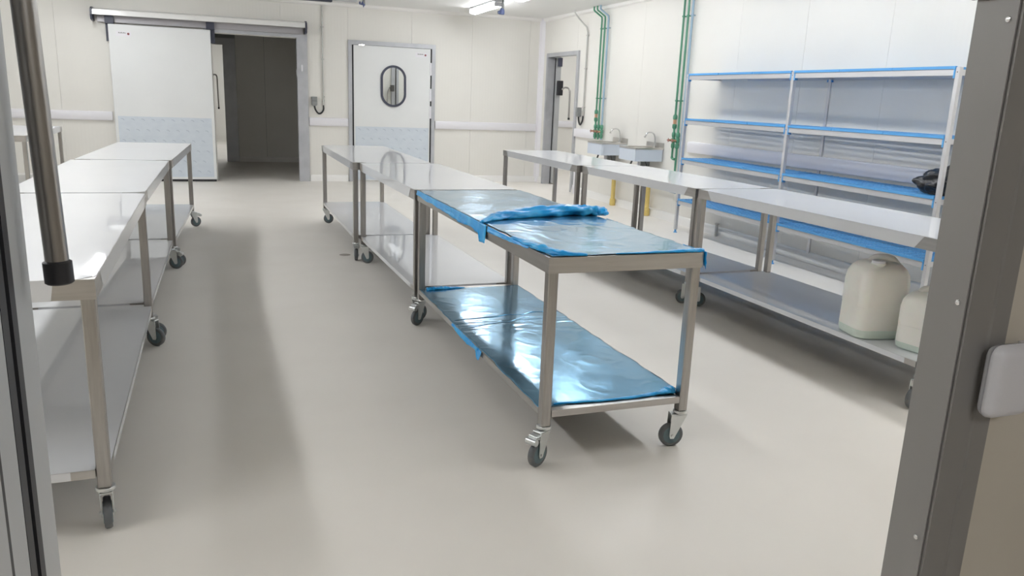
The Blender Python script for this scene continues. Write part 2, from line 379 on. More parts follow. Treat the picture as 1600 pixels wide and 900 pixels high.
obj('duct_cover', MB().box(1.452, 1.80, -.05, .05, 2.672, HC-.001, .004).mesh('duct_cover', 'lamp_body'), t)

# ------------------------------------------------------------------ sliding door at the far wall
YF = YB-.13
sd = struct('door_2', MB().box(-1.56, -.205, YF, YF+.085, .035, 2.225, .006, 2).mesh('door_2', 'door_white'), 'white insulated sliding door leaf standing open at far left')
obj('bottom_seal', MB().box(-1.55, -.215, YF+.004, YF+.08, .004, .0345).mesh('bottom_seal', 'black_rubber'), sd)
obj('kick_plate', MB().box(-1.52, -.245, YF-.004, YF-.0005, .07, .95).mesh('kick_plate', 'kick_plate'), sd)
obj('edge_trim', MB().ringprism([(-1.555, .04), (-.21, .04), (-.21, 2.22), (-1.555, 2.22)], [(-1.51, .085), (-.255, .085), (-.255, 2.175), (-1.51, 2.175)], YF-.003, YF-.0003, 'Y').mesh('edge_trim', 'door_white'), sd)
def prints(parent, x0, x1, y, z0, z1):
    m = MB(); k = 0; z = z1-.03
    while z > z0:
        x = x0+.04+(.06 if k % 2 else 0)
        while x < x1-.08:
            w = .05
            m.prism([(x, z), (x+w*.6, z-.004), (x+w, z-.030), (x+w*.75, z-.030), (x+w*.45, z-.014), (x, z-.010)], y-.0012, y-.0004, 'Y'); x += .135
        z -= .15; k += 1
    o = obj('film_print', m.mesh('film_print', 'film_print'), parent); o['kind'] = 'stuff'
def logo(parent, x, y, z):
    lp = obj('name_plate', MB().box(x-.035, x+.165, y-.0025, y-.0005, z-.035, z+.035).mesh('name_plate', 'white_plastic'), parent)
    m = MB()
    for k in range(6): m.box(x+.0+k*.0165, x+.012+k*.0165, y-.0036, y-.0026, z+.004, z+.020-(.006 if k % 2 else 0))
    obj('lettering', m.mesh('lettering', 'dark_ink'), lp)
    obj('emblem', MB().lathe([(.016, 0), (.016, .0012)], 16, 'Y', (x+.128, y-.0036, z)).mesh('emblem', 'red_dot'), lp)
prints(sd, -1.52, -.245, YF-.004, .07, .95)
logo(sd, -1.43, YF-.003, 2.10)
for k, x in enumerate((-1.60, -.26)):
    obj('hanger', MB().box(x-.0, x+.115, YF+.086, YF+.1, 1.99 if k == 0 else 2.04, 2.33).box(x, x+.115, YF+.02, YF+.1, 2.232, 2.335).mesh('hanger', 'dark_plastic'), sd)
tr = struct('trim_15', MB().prism([(YB-.003, 2.43), (YB-.12, 2.43), (YB-.19, 2.405), (YB-.2, 2.34), (YB-.19, 2.335), (YB-.18, 2.34), (YB-.17, 2.40), (YB-.12, 2.415), (YB-.003, 2.415)], -1.735, 1.15, 'X').mesh('trim_15', 'rail_alu', auto=50), 'white aluminium track cover above the sliding door')
obj('track', MB().box(-1.70, 1.13, YB-.16, YB-.035, 2.345, 2.40, .006).box(-1.70, 1.13, YB-.06, YB-.033, 2.25, 2.345).mesh('track', 'rail_grey'), tr)
for x in (-1.765, 1.151):
    obj('end_cap', MB().prism([(YB-.004, 2.44), (YB-.12, 2.44), (YB-.197, 2.41), (YB-.21, 2.33), (YB-.19, 2.27), (YB-.1, 2.255), (YB-.004, 2.255)], x, x+.028, 'X').mesh('end_cap', 'dark_plastic'), tr)
dfr = struct('trim_16', MB().box(1.03, 1.19, YB-.03, YB-.0005, 0, 2.2).box(1.03, 1.06, YB, YB+.1, 0, 2.19).mesh('trim_16', 'alu_frame'), 'grey aluminium frame of the sliding door opening')
obj('header', MB().box(-.30, 1.19, YB-.032, YB-.0005, 2.2, 2.248).mesh('header', 'alu_frame'), dfr)
obj('strike', MB().box(1.09, 1.115, YB-.05, YB-.031, 1.70, 1.80, .004).mesh('strike', 'white_plastic'), dfr)
obj('strike', MB().box(1.018, 1.03, YB-.04, YB+.0, 1.62, 1.72, .003).mesh('strike', 'alu_frame'), dfr)
lever('lever_handle', 'tube lever in the lit doorway beyond the dark corridor', [(-.26, .0, 1.62), (-.22, .02, 1.65), (-.185, .03, 1.60), (-.18, .03, 1.4), (-.175, .03, 1.0)], .013, (-.34, -.25, -.03, .03, 1.48, 1.72), (0, 16.752, 0))
lp2 = struct('door_3', MB().box(-.95, -.27, 16.67, 16.72, .01, 2.18).mesh('door_3', 'door_white'), 'pale door leaf in the lit doorway past the corridor')

# ------------------------------------------------------------------ swing door with oval window
def oval(cx, cz, w, h, n=40):
    r = w/2; k = h/2-r; out = []
    for i in range(n):
        a = 2*PI*i/n; out.append((cx+r*math.cos(a), cz+r*math.sin(a)+(k if math.sin(a) > 0 else -k)))
    return out
def oval_leaf(x0, x1, z0, z1, cx, cz, w, h, y0, y1, n=40):
    O = []
    for (px, pz) in oval(cx, cz, w, h, n):   # outer rectangle point on the same ray
        dx, dz = px-cx, pz-cz; s = 1e9
        if dx: s = min(s, ((x1 if dx > 0 else x0)-cx)/dx)
        if dz: s = min(s, ((z1 if dz > 0 else z0)-cz)/dz)
        O.append([cx+dx*s, cz+dz*s])
    for c in ((x0, z0), (x1, z0), (x0, z1), (x1, z1)):   # snap nearest to the corners
        i = min(range(n), key=lambda k: (O[k][0]-c[0])**2+(O[k][1]-c[1])**2); O[i] = list(c)
    return MB().ringprism(O, oval(cx, cz, w, h, n), y0, y1, 'Y')
OC = (2.535, 1.535)
sw = struct('door_4', oval_leaf(1.90, 3.145, .012, 2.145, *OC, .36, .60, YB-.012, YB+.03).mesh('door_4', 'door_white'), 'white swing door with an oval porthole window')
obj('window_gasket', MB().ringprism(oval(*OC, .415, .655), oval(*OC, .345, .585), YB-.032, YB-.0125, 'Y').mesh('window_gasket', 'dark_plastic', auto=40), sw)
obj('window_pane', MB().prism(oval(*OC, .359, .599), YB+.006, YB+.012, 'Y').mesh('window_pane', 'glass'), sw)
obj('kick_plate', MB().box(1.92, 3.125, YB-.016, YB-.0125, .03, .885).mesh('kick_plate', 'kick_plate'), sw)
prints(sw, 1.92, 3.125, YB-.016, .03, .885)
logo(sw, 2.93, YB-.0125, 2.045)
for z in (1.83, 1.42, 1.14):
    obj('hinge', MB().box(3.135, 3.172, YB-.022, YB-.0125, z-.1, z+.1, .003).mesh('hinge', 'white_plastic'), sw)
obj('edge_seal', MB().box(1.873, 1.899, YB-.004, YB+.02, .012, 2.145).box(3.146, 3.166, YB-.004, YB+.02, .012, 2.145).mesh('edge_seal', 'black_rubber'), sw)
sf = struct('trim_17', MB().box(1.815, 1.872, YB-.028, YB+.1, 0, 2.215).box(3.167, 3.225, YB-.028, YB+.1, 0, 2.215).box(1.872, 3.167, YB-.028, YB+.1, 2.15, 2.215).mesh('trim_17', 'alu_frame'), 'grey aluminium frame around the swing door')
obj('catch', MB().box(1.98, 2.07, YB-.034, YB-.0285, 2.135, 2.16, .002).mesh('catch', 'chrome'), sf)
lever('lever_handle', 'tube lever seen through the oval door window', [(2.97, 0, 1.53), (2.93, -.03, 1.52), (2.90, -.05, 1.40), (2.88, -.05, 1.1)], .011, (2.965, 3.03, -.06, .02, 1.46, 1.58), (0, 15.53, 0))

# ------------------------------------------------------------------ side doorway in the right wall
rf = struct('trim_18', MB().box(11.515, 11.578, .0005, .03, 0, 2.175).box(12.732, 12.795, .0005, .03, 0, 2.175).box(11.578, 12.732, .0005, .03, 2.115, 2.175)
            .box(11.575, 11.58, -.1, .0, 0, 2.12).box(12.73, 12.735, -.1, .0, 0, 2.12).box(11.58, 12.73, -.1, .0, 2.115, 2.12).mesh('trim_18', 'alu_frame'), 'grey frame of the open side doorway near the corner', rw(0), RZ)
obj('gasket', MB().box(12.718, 12.729, -.1135, -.1005, 0.02, 2.1).mesh('gasket', 'black_rubber'), rf)
d5 = struct('door_5', MB().box(12.68, 13.0, -.195, -.114, .02, 2.2).mesh('door_5', 'leaf_lit_jamb'), 'edge of the pale sliding leaf in the side doorway', rw(0), RZ)
obj('track_hanger', MB().box(12.62, 12.679, -.19, -.13, 1.97, 2.11).mesh('track_hanger', 'dark_plastic'), d5)
lever('lever_handle', 'tube lever hanging in the open side doorway', [(12.61, -.20, 1.60), (12.57, -.24, 1.63), (12.50, -.28, 1.61), (12.47, -.285, 1.5), (12.46, -.285, 1.11)], .015, (12.60, 12.679, -.215, -.13, 1.50, 1.74), rw(0), RZ)

# ------------------------------------------------------------------ conduits with hose loops
def conduit(label, loc, rz, bend):
    t = thing('wall_conduit', label, 'conduit', loc, rz, 'conduits running down to grey switch boxes')
    # local x along wall, local y out of wall; pipe at x=0
    top = [(0, .02, 1.27), (0, .02, 2.40)] if not bend else None
    if bend: pts = [(0, .02, 1.27), (0, .02, 2.2), (0, .02, 2.42), (.03, .03, 2.50), (.10, .13, 2.62), (.14, .18, 2.70), (.14, .18, 2.744)]; obj('pipe', MB().tube(pts, .011, 10).mesh('pipe', 'conduit_grey', auto=50), t)
    else: obj('pipe', MB().cyl((0, .02, 1.27), (0, .02, 2.69), .011, 10).mesh('pipe', 'conduit_grey', auto=50), t)
    for z in (1.33, 1.9, 2.38): obj('clip', MB().box(-.022, .022, .001, .034, z-.008, z+.008, .002).mesh('clip', 'conduit_grey'), t)
    obj('gland', MB().cyl((0, .02, 1.20), (0, .02, 1.275), .016, 12).mesh('gland', 'chrome', auto=40), t)
    s = 1 if bend else -1
    pts = smooth_path([(0, .02, 1.205), (0, .025, 1.13), (s*.04, .03, 1.075), (s*.085, .03, 1.075), (s*.125, .03, 1.13), (s*.14, .03, 1.19)], 6)
    obj('hose', MB().tube(pts, .013, 10).mesh('hose', 'black_rubber', auto=50), t)
    sb = obj('switch_box', MB().prism([(s*.14-.042, 1.205), (s*.14-.025, 1.185), (s*.14+.025, 1.185), (s*.14+.042, 1.205), (s*.14+.042, 1.325), (s*.14-.042, 1.325)], .001, .062, 'Y').mesh('switch_box', 'box_grey'), t)
    obj('switch_lid', MB().box(s*.14-.036, s*.14+.036, .0625, .072, 1.262, 1.318, .004).box(s*.14-.034, s*.14+.034, .0625, .068, 1.20, 1.255, .003).mesh('switch_lid', 'box_grey'), sb)
conduit('grey conduit and switch box between sliding door and swing door', (1.42, YB, 0), PI, False)
conduit('bent grey conduit and switch box beside the side doorway', rw(11.25), RZ, True)
for o in list(bpy.data.objects):      # mirror the loop so that the box hangs left of the far wall pipe
    if o.get('label') == 'grey conduit and switch box between sliding door and swing door':
        o.scale = (-1, 1, 1)

# ------------------------------------------------------------------ water pipes on the right wall
def riser(label, y, m, z0, top, valve=True, clipz=(1.47, 2.44), reg=False, kink=None):
    t = thing('water_pipe', label, 'pipe', rw(y), RZ, 'water pipes on the right wall')
    r = .0125 if m == 'pipe_green' else .014
    pts = [(0, .04, z0)]
    if kink: pts += [(0, .04, 2.56), (0, .045, 2.60), (kink, .12, 2.685), (kink, .13, 2.70), (kink, .13, HC-.001)]
    else: pts += [(0, .04, top)]
    obj('pipe', MB().tube(pts, r, 12).mesh('pipe', m, auto=50), t)
    for z in clipz: obj('clip', MB().lathe([(.018, -.009), (.02, -.006), (.02, .006), (.018, .009)], 12, 'Z', (0, .04, z)).box(-.006, .006, .0005, .03, z-.006, z+.006).mesh('clip', m, auto=40), t)
    if valve:
        v = obj('valve', MB().lathe([(.013, -.1), (.024, -.085), (.024, -.05), (.017, -.03), (.026, -.018), (.026, .018), (.017, .03), (.024, .05), (.024, .085), (.013, .1)], 14, 'Z', (0, .04, 1.0)).mesh('valve', 'pipe_green', auto=40), t)
        obj('valve_stem', MB().cyl((0, .06, 1.0), (0, .11, 1.0), .014, 10).mesh('valve_stem', 'brass', auto=40), v)
        obj('valve_handle', MB().box(-.03, .03, .108, .114, .993, 1.007, .002).box(-.006, .006, .108, .114, .975, 1.025, .002).mesh('valve_handle', 'red_handle'), v)
    if reg:
        q = obj('pressure_coupling', MB().lathe([(.013, -.09), (.027, -.07), (.027, -.035), (.018, -.025), (.018, .025), (.027, .035), (.027, .07), (.013, .09)], 14, 'Z', (0, .04, 1.22)).mesh('pressure_coupling', 'pipe_green', auto=40), t)
        obj('brass_nut', MB().lathe([(.0205, -.028), (.0205, .028)], 6, 'Z', (0, .04, 1.22)).mesh('brass_nut', 'brass'), q)
    return t
riser('green water pipe left of the far basin, nearest the side doorway', 10.75, 'pipe_green', .885, 0, reg=True, kink=.09)
riser('green water pipe between its green and blue neighbours above the far basin', 10.645, 'pipe_green', .885, 0, kink=.09)
riser('blue water pipe above the far basin, right of two green ones', 10.54, 'pipe_blue', .885, 0, kink=.09)
t = riser('green water pipe left of its twin right beside the blue shelving', 8.56, 'pipe_green', .80, HC-.001, reg=True)
obj('elbow_pipe', MB().tube([(0, .04, .80), (0, .04, .785), (-.03, .04, .775), (-.0745, .04, .775)], .016, 12).mesh('elbow_pipe', 'pipe_green', auto=50), t)
riser('green water pipe that runs lowest, next to the blue shelving', 8.465, 'pipe_green', .42, HC-.001)
t = riser('light blue insulated water pipe touching the shelving corner', 8.375, 'pipe_blue', .42, HC-.001, valve=False)
t = thing('water_pipe', 'green and blue horizontal pipe low on the wall near the yellow drain', 'pipe', rw(8.40), RZ, 'water pipes on the right wall')
obj('pipe', MB().cyl((0, .045, .375), (.50, .045, .395), .014, 12).mesh('pipe', 'pipe_blue', auto=50), t)
obj('pipe', MB().cyl((0, .018, .405), (.50, .018, .425), .0125, 12).mesh('pipe', 'pipe_green', auto=50), t)
obj('clip', MB().box(.47, .50, .0005, .06, .37, .44, .004).mesh('clip', 'pipe_green'), t)

# ------------------------------------------------------------------ hand basins
def basin(label, y0, w):
    t = thing('hand_basin', label, 'basin', rw(y0), RZ, 'wall mounted steel hand basins')
    D = .40; zt = .885
    outer = [(0, .006), (w, .006), (w, D), (0, D)]
    # rim with round bowl hole
    n = 32; c = (w/2, .22); rb = .155; ol = []
    for i in range(n):
        a = 2*PI*i/n; dx, dy = math.cos(a), math.sin(a)
        s = min(((w if dx > 0 else 0)-c[0])/dx if abs(dx) > 1e-6 else 9, ((D if dy > 0 else .006)-c[1])/dy if abs(dy) > 1e-6 else 9)
        ol.append([c[0]+dx*s, c[1]+dy*s])
    for q in outer:
        i = min(range(n), key=lambda k: (ol[k][0]-q[0])**2+(ol[k][1]-q[1])**2); ol[i] = list(q)
    il = [(c[0]+rb*math.cos(2*PI*i/n), c[1]+rb*math.sin(2*PI*i/n)) for i in range(n)]
    obj('rim', MB().ringprism(ol, il, zt-.022, zt).mesh('rim', 'steel_sink'), t)
    mb = MB(); prev = None
    for (r, z) in ((rb-.001, zt-.012), (.15, zt-.05), (.13, zt-.10), (.08, zt-.13), (.02, zt-.14)):
        rg = [mb.bm.verts.new((c[0]+r*math.cos(2*PI*i/n), c[1]+r*math.sin(2*PI*i/n), z)) for i in range(n)]
        if prev:
            for k in range(n): mb.bm.faces.new((prev[k], prev[(k+1) % n], rg[(k+1) % n], rg[k]))
        prev = rg
    mb.bm.faces.new(prev); obj('bowl', mb.mesh('bowl', 'steel_sink', smooth=True), t)
    obj('skirt', MB().ringprism([(.004, .012), (w-.004, .012), (w-.004, D-.004), (.004, D-.004)], [(.012, .02), (w-.012, .02), (w-.012, D-.012), (.012, D-.012)], .715, zt-.0225).mesh('skirt', 'sink_film'), t)
    obj('backsplash', MB().box(0, w, .001, .0055, zt-.02, .945).mesh('backsplash', 'steel_sink'), t)
    tap = obj('tap', MB().tube(smooth_path([(w*.42, .03, zt), (w*.42, .03, zt+.10), (w*.42+.004, .05, zt+.165), (w*.42+.008, .10, zt+.185), (w*.42+.012, .145, zt+.17), (w*.42+.014, .165, zt+.135)], 6), .0095, 12).mesh('tap', 'chrome', auto=50), t)
    obj('tap_base', MB().lathe([(.02, 0), (.02, .018), (.012, .026)], 14, 'Z', (w*.42, .03, zt+.0005)).mesh('tap_base', 'chrome', auto=40), tap)
    obj('aerator', MB().cyl((w*.42+.014, .167, zt+.138), (w*.42+.015, .175, zt+.118), .0125, 12).mesh('aerator', 'chrome', auto=40), tap)
    obj('knee_lever', MB().tube([(w*.3, D-.03, .714), (w*.3, D-.01, .66), (w*.3-.02, D+.01, .60)], .012, 8).box(w*.3-.06, w*.3+.02, D-.0, D+.014, .50, .60, .004).mesh('knee_lever', 'hose_dark'), t)
    obj('support_bracket', MB().box(w*.75, w*.95, .001, .12, .58, .7145).mesh('support_bracket', 'box_grey'), t)
    obj('trap', MB().tube([(c[0], c[1], zt-.14), (c[0], c[1], .62), (c[0], c[1], .56), (c[0], .12, .52), (c[0]-.0, .065, .47), (c[0], .065, .41)], .02, 12).mesh('trap', 'white_plastic', auto=50), t)
    obj('supply_hose', MB().tube(smooth_path([(c[0]-.12, .2, .72), (c[0]-.16, .16, .55), (c[0]-.12, .1, .47), (c[0]-.05, .06, .425), (c[0]-.01, .1, .47), (c[0]-.05, .14, .51), (c[0]-.11, .12, .47)], 6), .0065, 8).mesh('supply_hose', 'hose_dark', auto=50), t)
    return t
basin('steel hand basin nearest the side doorway, with curved tap', 9.79, .44)
basin('steel hand basin nearest the blue shelving, with curved tap', 8.83, .44)
for y, l in ((10.0, 'yellow drain pipe under the basin nearest the side doorway'), (9.03, 'yellow drain pipe under the basin nearest the blue shelving')):
    t = thing('drain_pipe', l, 'pipe', rw(y), RZ, 'yellow drain pipes below the basins')
    obj('pipe', MB().cyl((0, .065, .09), (0, .065, .405), .03, 16).mesh('pipe', 'pvc_yellow', auto=40), t)
    obj('foot_elbow', MB().tube([(0, .065, .10), (0, .065, .095), (0, .065, .015), (0, .065, .0005)], [.033, .04, .04, .034], 16).mesh('foot_elbow', 'pvc_yellow', auto=40), t)
t = thing('waste_pipe', 'short white pipe at the skirting near the side doorway', 'pipe', rw(11.33), RZ)
obj('pipe', MB().cyl((0, .06, 0.0005), (0, .06, .36), .02, 12).mesh('pipe', 'white_plastic', auto=40), t)
obj('collar', MB().lathe([(.03, .06), (.034, .07), (.034, .13), (.03, .14)], 12, 'Z', (0, .06, 0)).mesh('collar', 'white_plastic', auto=40), t)
t = thing('pipe_stub', 'short capped grey pipe stub standing under the shelving', 'pipe', (5.12, 7.47, 0))
obj('stem', MB().cyl((0, 0, .0005), (0, 0, .13), .018, 12).mesh('stem', 'conduit_grey', auto=40), t)
obj('cap', MB().lathe([(.024, .13), (.028, .135), (.028, .146), (.02, .15)], 12).mesh('cap', 'conduit_grey', auto=40), t)

# ------------------------------------------------------------------ tables
TW, TL, TH = .677, 2.017, .848
APR = .062; LEGW = .04; ZS = .230; ZLB = .164
def table_meshes():
    M = {}
    hx, hy = TW/2, TL/2
    mb = MB()      # folded sheet: top plate plus four aprons
    mb.box(-hx, hx, -hy, hy, TH-.004, TH)
    mb.box(-hx, -hx+.003, -hy, hy, TH-APR, TH-.004).box(hx-.003, hx, -hy, hy, TH-APR, TH-.004)
    mb.box(-hx+.003, hx-.003, -hy, -hy+.003, TH-APR, TH-.004).box(-hx+.003, hx-.003, hy-.003, hy, TH-APR, TH-.004)
    M['top'] = mb.mesh('table_top', 'steel_apron')
    M['leg'] = MB().box(-LEGW/2, LEGW/2, -LEGW/2, LEGW/2, ZLB, TH-.0045, .003).mesh('leg', 'steel')
    # shelf, notched round the legs
    sx, sy = hx-.006, hy-.006; n = LEGW+.001
    poly = [(-sx+n, -sy), (sx-n, -sy), (sx-n, -sy+n), (sx, -sy+n), (sx, sy-n), (sx-n, sy-n), (sx-n, sy), (-sx+n, sy), (-sx+n, sy-n), (-sx, sy-n), (-sx, -sy+n), (-sx+n, -sy+n)]
    M['shelf'] = MB().prism(poly, ZS-.028, ZS).mesh('shelf', 'steel_apron')
    # white film on the top: sheet with clipped corners and side flaps that leave the corners bare
    mb = MB(); c = .045; e = .002
    P = [(-hx+c, -hy+e), (hx-c, -hy+e), (hx-e, -hy+c), (hx-e, hy-c), (hx-c, hy-e), (-hx+c, hy-e), (-hx+e, hy-c), (-hx+e, -hy+c)]
    mb.prism(P, TH+.0003, TH+.0011)
    g = .11
    for s in (-1, 1):
        x = s*(hx+.0008); v = [mb.bm.verts.new(q) for q in ((x, -hy+g, TH+.0005), (x, hy-g, TH+.0005), (x, hy-g-.05, TH-APR-.001), (x, -hy+g+.05, TH-APR-.001))]; mb.bm.faces.new(v)
        y = s*(hy+.0008); v = [mb.bm.verts.new(q) for q in ((-hx+g, y, TH+.0005), (hx-g, y, TH+.0005), (hx-g-.01, y, TH-APR-.001), (-hx+g+.01, y, TH-APR-.001))]; mb.bm.faces.new(v)
    M['film'] = mb.mesh('protective_film', 'film_white')
    mb = MB(); P2 = [(p[0]*(1-.004), p[1]*(1-.001)) for p in poly]; mb.prism(P2, ZS+.0003, ZS+.0011)
    for s in (-1, 1):
        x = s*(sx+.0008); v = [mb.bm.verts.new(q) for q in ((x, -sy+g, ZS+.0005), (x, sy-g, ZS+.0005), (x, sy-g, ZS-.028), (x, -sy+g, ZS-.028))]; mb.bm.faces.new(v)
        y = s*(sy+.0008); v = [mb.bm.verts.new(q) for q in ((-sx+g, y, ZS+.0005), (sx-g, y, ZS+.0005), (sx-g, y, ZS-.028), (-sx+g, y, ZS-.028))]; mb.bm.faces.new(v)
    M['shelf_film'] = mb.mesh('shelf_film', 'film_white')
    # castor, origin at the bottom of the leg
    A = (-.034, -.1115)   # axle y,z
    mb = MB().lathe([(.028, 0), (.03, -.003), (.03, -.010), (.024, -.014)], 18)
    mb.box(-.020, .020, -.045, .026, -.020, -.0145, .002)
    for s in (-1, 1):
        pl = [(.024, -.02), (-.044, -.02), (A[0]-.013, A[1]-.002), (A[0]-.008, A[1]-.013), (A[0]+.008, A[1]-.013), (A[0]+.013, A[1]-.002)]
        mb.prism(pl, s*.0165, s*.020, 'X')
    mb.cyl((-.025, A[0], A[1]), (.025, A[0], A[1]), .006, 10)
    M['castor'] = mb.mesh('castor', 'castor_zinc', auto=35)
    R = .0525
    M['wheel'] = MB().lathe([(R-.012, -.012), (R-.004, -.0118), (R, -.007), (R, .007), (R-.004, .0118), (R-.012, .012)], 28, 'X', (0, A[0], A[1])).mesh('wheel', 'tyre', auto=50)
    M['hub'] = MB().lathe([(.034, -.0138), (.037, -.0125), (.037, .0125), (.034, .0138)], 24, 'X', (0, A[0], A[1])).mesh('hub', 'hub', auto=50)
    mb = MB(); mb.box(-.022, .022, -.070, -.040, -.030, -.0245, .002).tube([(-.024, -.075, -.047), (.024, -.075, -.047)], .014, 12).box(-.018, .018, -.072, -.062, -.045, -.028)
    M['brake'] = mb.mesh('brake_pedal', 'castor_zinc', auto=35)
    return M
TM = table_meshes()
def table(name, label, x, y, rz, white=True, brakes=(0, 0, 0, 0), swivel=(0, 0, 0, 0)):
    t = thing(name, label, 'table', (x, y, 0), rz, 'steel work tables on castors')
    obj('table_top', TM['top'], t)
    if white: obj('protective_film', TM['film'], t)
    k = 0
    for sx in (-1, 1):
        for sy in (-1, 1):     # order: near left, far left, near right, far right
            px, py = sx*(TW/2-LEGW/2-.0045), sy*(TL/2-LEGW/2-.0045)
            obj('leg', TM['leg'], t, (px, py, 0))
            c = obj('castor', TM['castor'], t, (px, py, ZLB), swivel[k])
            w = obj('wheel', TM['wheel'], c); obj('hub', TM['hub'], c)
            if brakes[k]: obj('brake_pedal', TM['brake'], c)
            k += 1
    obj('shelf', TM['shelf'], t)
    if white: obj('shelf_film', TM['shelf_film'], t)
    return t
# centre row: label, near end y, far end y, centre x, angle
def tb(label, y0, y1, x, a, *rest):
    t = table('work_table', label, x, (y0+y1)/2, a, *rest)
    t.scale = (1, (y1-y0)/TL, 1)
    return t
C3 = tb('steel table with blue film over its top and lower shelf', 2.665, 4.752, 1.429, .015, False, (1, 1, 0, 0), (D(-60), D(-55), D(-100), D(60)))
tb('white filmed table joined to the blue filmed table, middle of its row', 4.782, 6.655, 1.375, .028, True, (0, 1, 0, 0), (D(120), D(80), D(150), D(-40)))
tb('white filmed table in front of the swing door, end of middle row', 6.69, 8.83, 1.287, .012, True, (1, 0, 0, 0), (D(165), D(80), D(150), D(-40)))
# left row
tb('nearest white filmed table of the left row, under the hanging tube', 2.555, 4.635, -.757, .02, True, (0, 0, 1, 0), (PI, 0, D(-172), D(60)))
tb('white filmed table midway along the left row', 4.665, 6.67, -.787, .002, True, (0, 0, 0, 1), (PI, 0, D(105), D(80)))
tb('white filmed table in front of the sliding door, end of left row', 6.712, 8.72, -.742, -.032, True, (0, 0, 0, 1), (PI, 0, D(100), D(120)))
# right row
tb('nearest white filmed table of the right row, carrying two jerrycans below', 2.766, 4.81, 3.472, .02, True, (0, 0, 0, 0), (D(-80), D(60), PI, 0))
tb('white filmed table midway along the right row', 4.845, 6.61, 3.40, .05, True, (0, 0, 0, 0), (D(-120), D(50), PI, 0))
tb('white filmed table at the far end of the right row', 6.63, 8.56, 3.29, .03, True, (0, 0, 0, 0), (D(-120), D(50), PI, 0))
tb('white filmed table alone by the far wall at the left edge', 9.45, 11.55, -2.34, .015)

# blue film on the centre table -------------------------------------------------
hx, hy = TW/2, TL/2
def nz(x, y, s, seed=0): return noise.noise(Vector((x*s, y*s, seed)))
def sheet(x0, x1, y0, y1, z, amp, seed, jit=.012, nu=70, nv=110, thick=.0006, lift=None):
    def fn(u, v):
        x = x0+(x1-x0)*u; y = y0+(y1-y0)*v
        ex = min(u, 1-u)*(x1-x0); ey = min(v, 1-v)*(y1-y0)
        x += jit*nz(y, .3, 9, seed)*(1 if u > .5 else -1)*max(0, 1-ex/.05); y += jit*nz(x, .7, 9, seed+5)*(1 if v > .5 else -1)*max(0, 1-ey/.05)
        h = abs(nz(x, y, 6, seed))*amp*.5 + max(0, nz(x, y, 15, seed+9)-.1)*amp*1.4
        r = 1-abs(nz(x*1.2, y*.9, 5, seed+17))*9
        h += max(0, r)*amp*.9
        h += max(0, 1-min(ex, ey)/.03)*amp*(.6+nz(x, y, 30, seed))
        if lift: h += lift(x, y)
        return (x, y, z+.0012+max(0, h))
    return MB().grid(fn, nu, nv, thick)
fA = obj('film_sheet', sheet(-hx+.004, hx-.006, -.20, hy-.01, TH, .0007, 3).mesh('film_sheet', 'film_blue', smooth=True), C3); fA['label'] = 'far sheet of pale blue film'
fB = obj('film_sheet', sheet(-hx+.012, hx+.003, -hy+.012, -.19, TH, .0011, 21, lift=lambda x, y: .0015).mesh('film_sheet', 'film_blue', smooth=True), C3); fB['label'] = 'near sheet of pale blue film'
def crumple(path, rad, seed, n=22, k=60, flat=.55, amp=.45, m='film_blue_fold', name='film_fold', zmin=None):
    P = smooth_path(path, max(2, k//(len(path)-1))); mb = MB(); prev = None; N = len(P)
    for i, p in enumerate(P):
        t = i/(N-1); T = (P[min(i+1, N-1)]-P[max(i-1, 0)]).normalized(); s = T.cross(Vector((0, 0, 1))).normalized(); up = s.cross(T)
        f = t*(len(rad)-1); j = min(int(f), len(rad)-2); r = rad[j]+(rad[j+1]-rad[j])*(f-j); rg = []
        for a in range(n):
            th = 2*PI*a/n; q = r*(1+amp*noise.noise(Vector((math.cos(th)*1.4, math.sin(th)*1.4, t*14+seed)))+.25*noise.noise(Vector((math.cos(th)*3, math.sin(th)*3, t*40+seed))))
            w = p+s*(q*math.cos(th))+up*(q*flat*math.sin(th))
            if zmin is not None and w.z < zmin: w.z = zmin
            rg.append(mb.bm.verts.new(w))
        if prev:
            for a in range(n): mb.bm.faces.new((prev[a], prev[(a+1) % n], rg[(a+1) % n], rg[a]))
        else: mb.bm.faces.new(rg[::-1])
        prev = rg
    mb.bm.faces.new(prev); return mb.mesh(name, m, smooth=True)
zt = TH+.003
o = obj('film_fold', crumple([(-hx-.004, -.235, zt+.004), (-.25, -.14, zt+.008), (-.132, -.085, zt+.012), (.067, -.03, zt+.016), (.259, -.01, zt+.02), (.36, -.04, zt+.016), (hx+.045, -.085, zt+.012)], [.012, .03, .045, .05, .058, .05, .018], 2.0, zmin=TH+.002), C3); o['label'] = 'bunched bright blue film across the table top'
obj('film_fold', crumple([(-hx+.0, -.62, TH+.006), (-hx+.012, -.75, TH+.008), (-hx+.03, -.88, TH+.007), (-hx+.07, -.97, TH+.006), (-hx+.16, -1.0, TH+.005)], [.008, .02, .026, .02, .008], 8.0, k=50, zmin=TH+.002), C3)
obj('film_fold', crumple([(-.05, -hy+.014, TH+.004), (.12, -hy+.012, TH+.005), (.26, -hy+.01, TH+.007), (hx, -hy+.012, TH+.006)], [.004, .007, .012, .016], 14.0, k=50, zmin=TH+.002), C3)
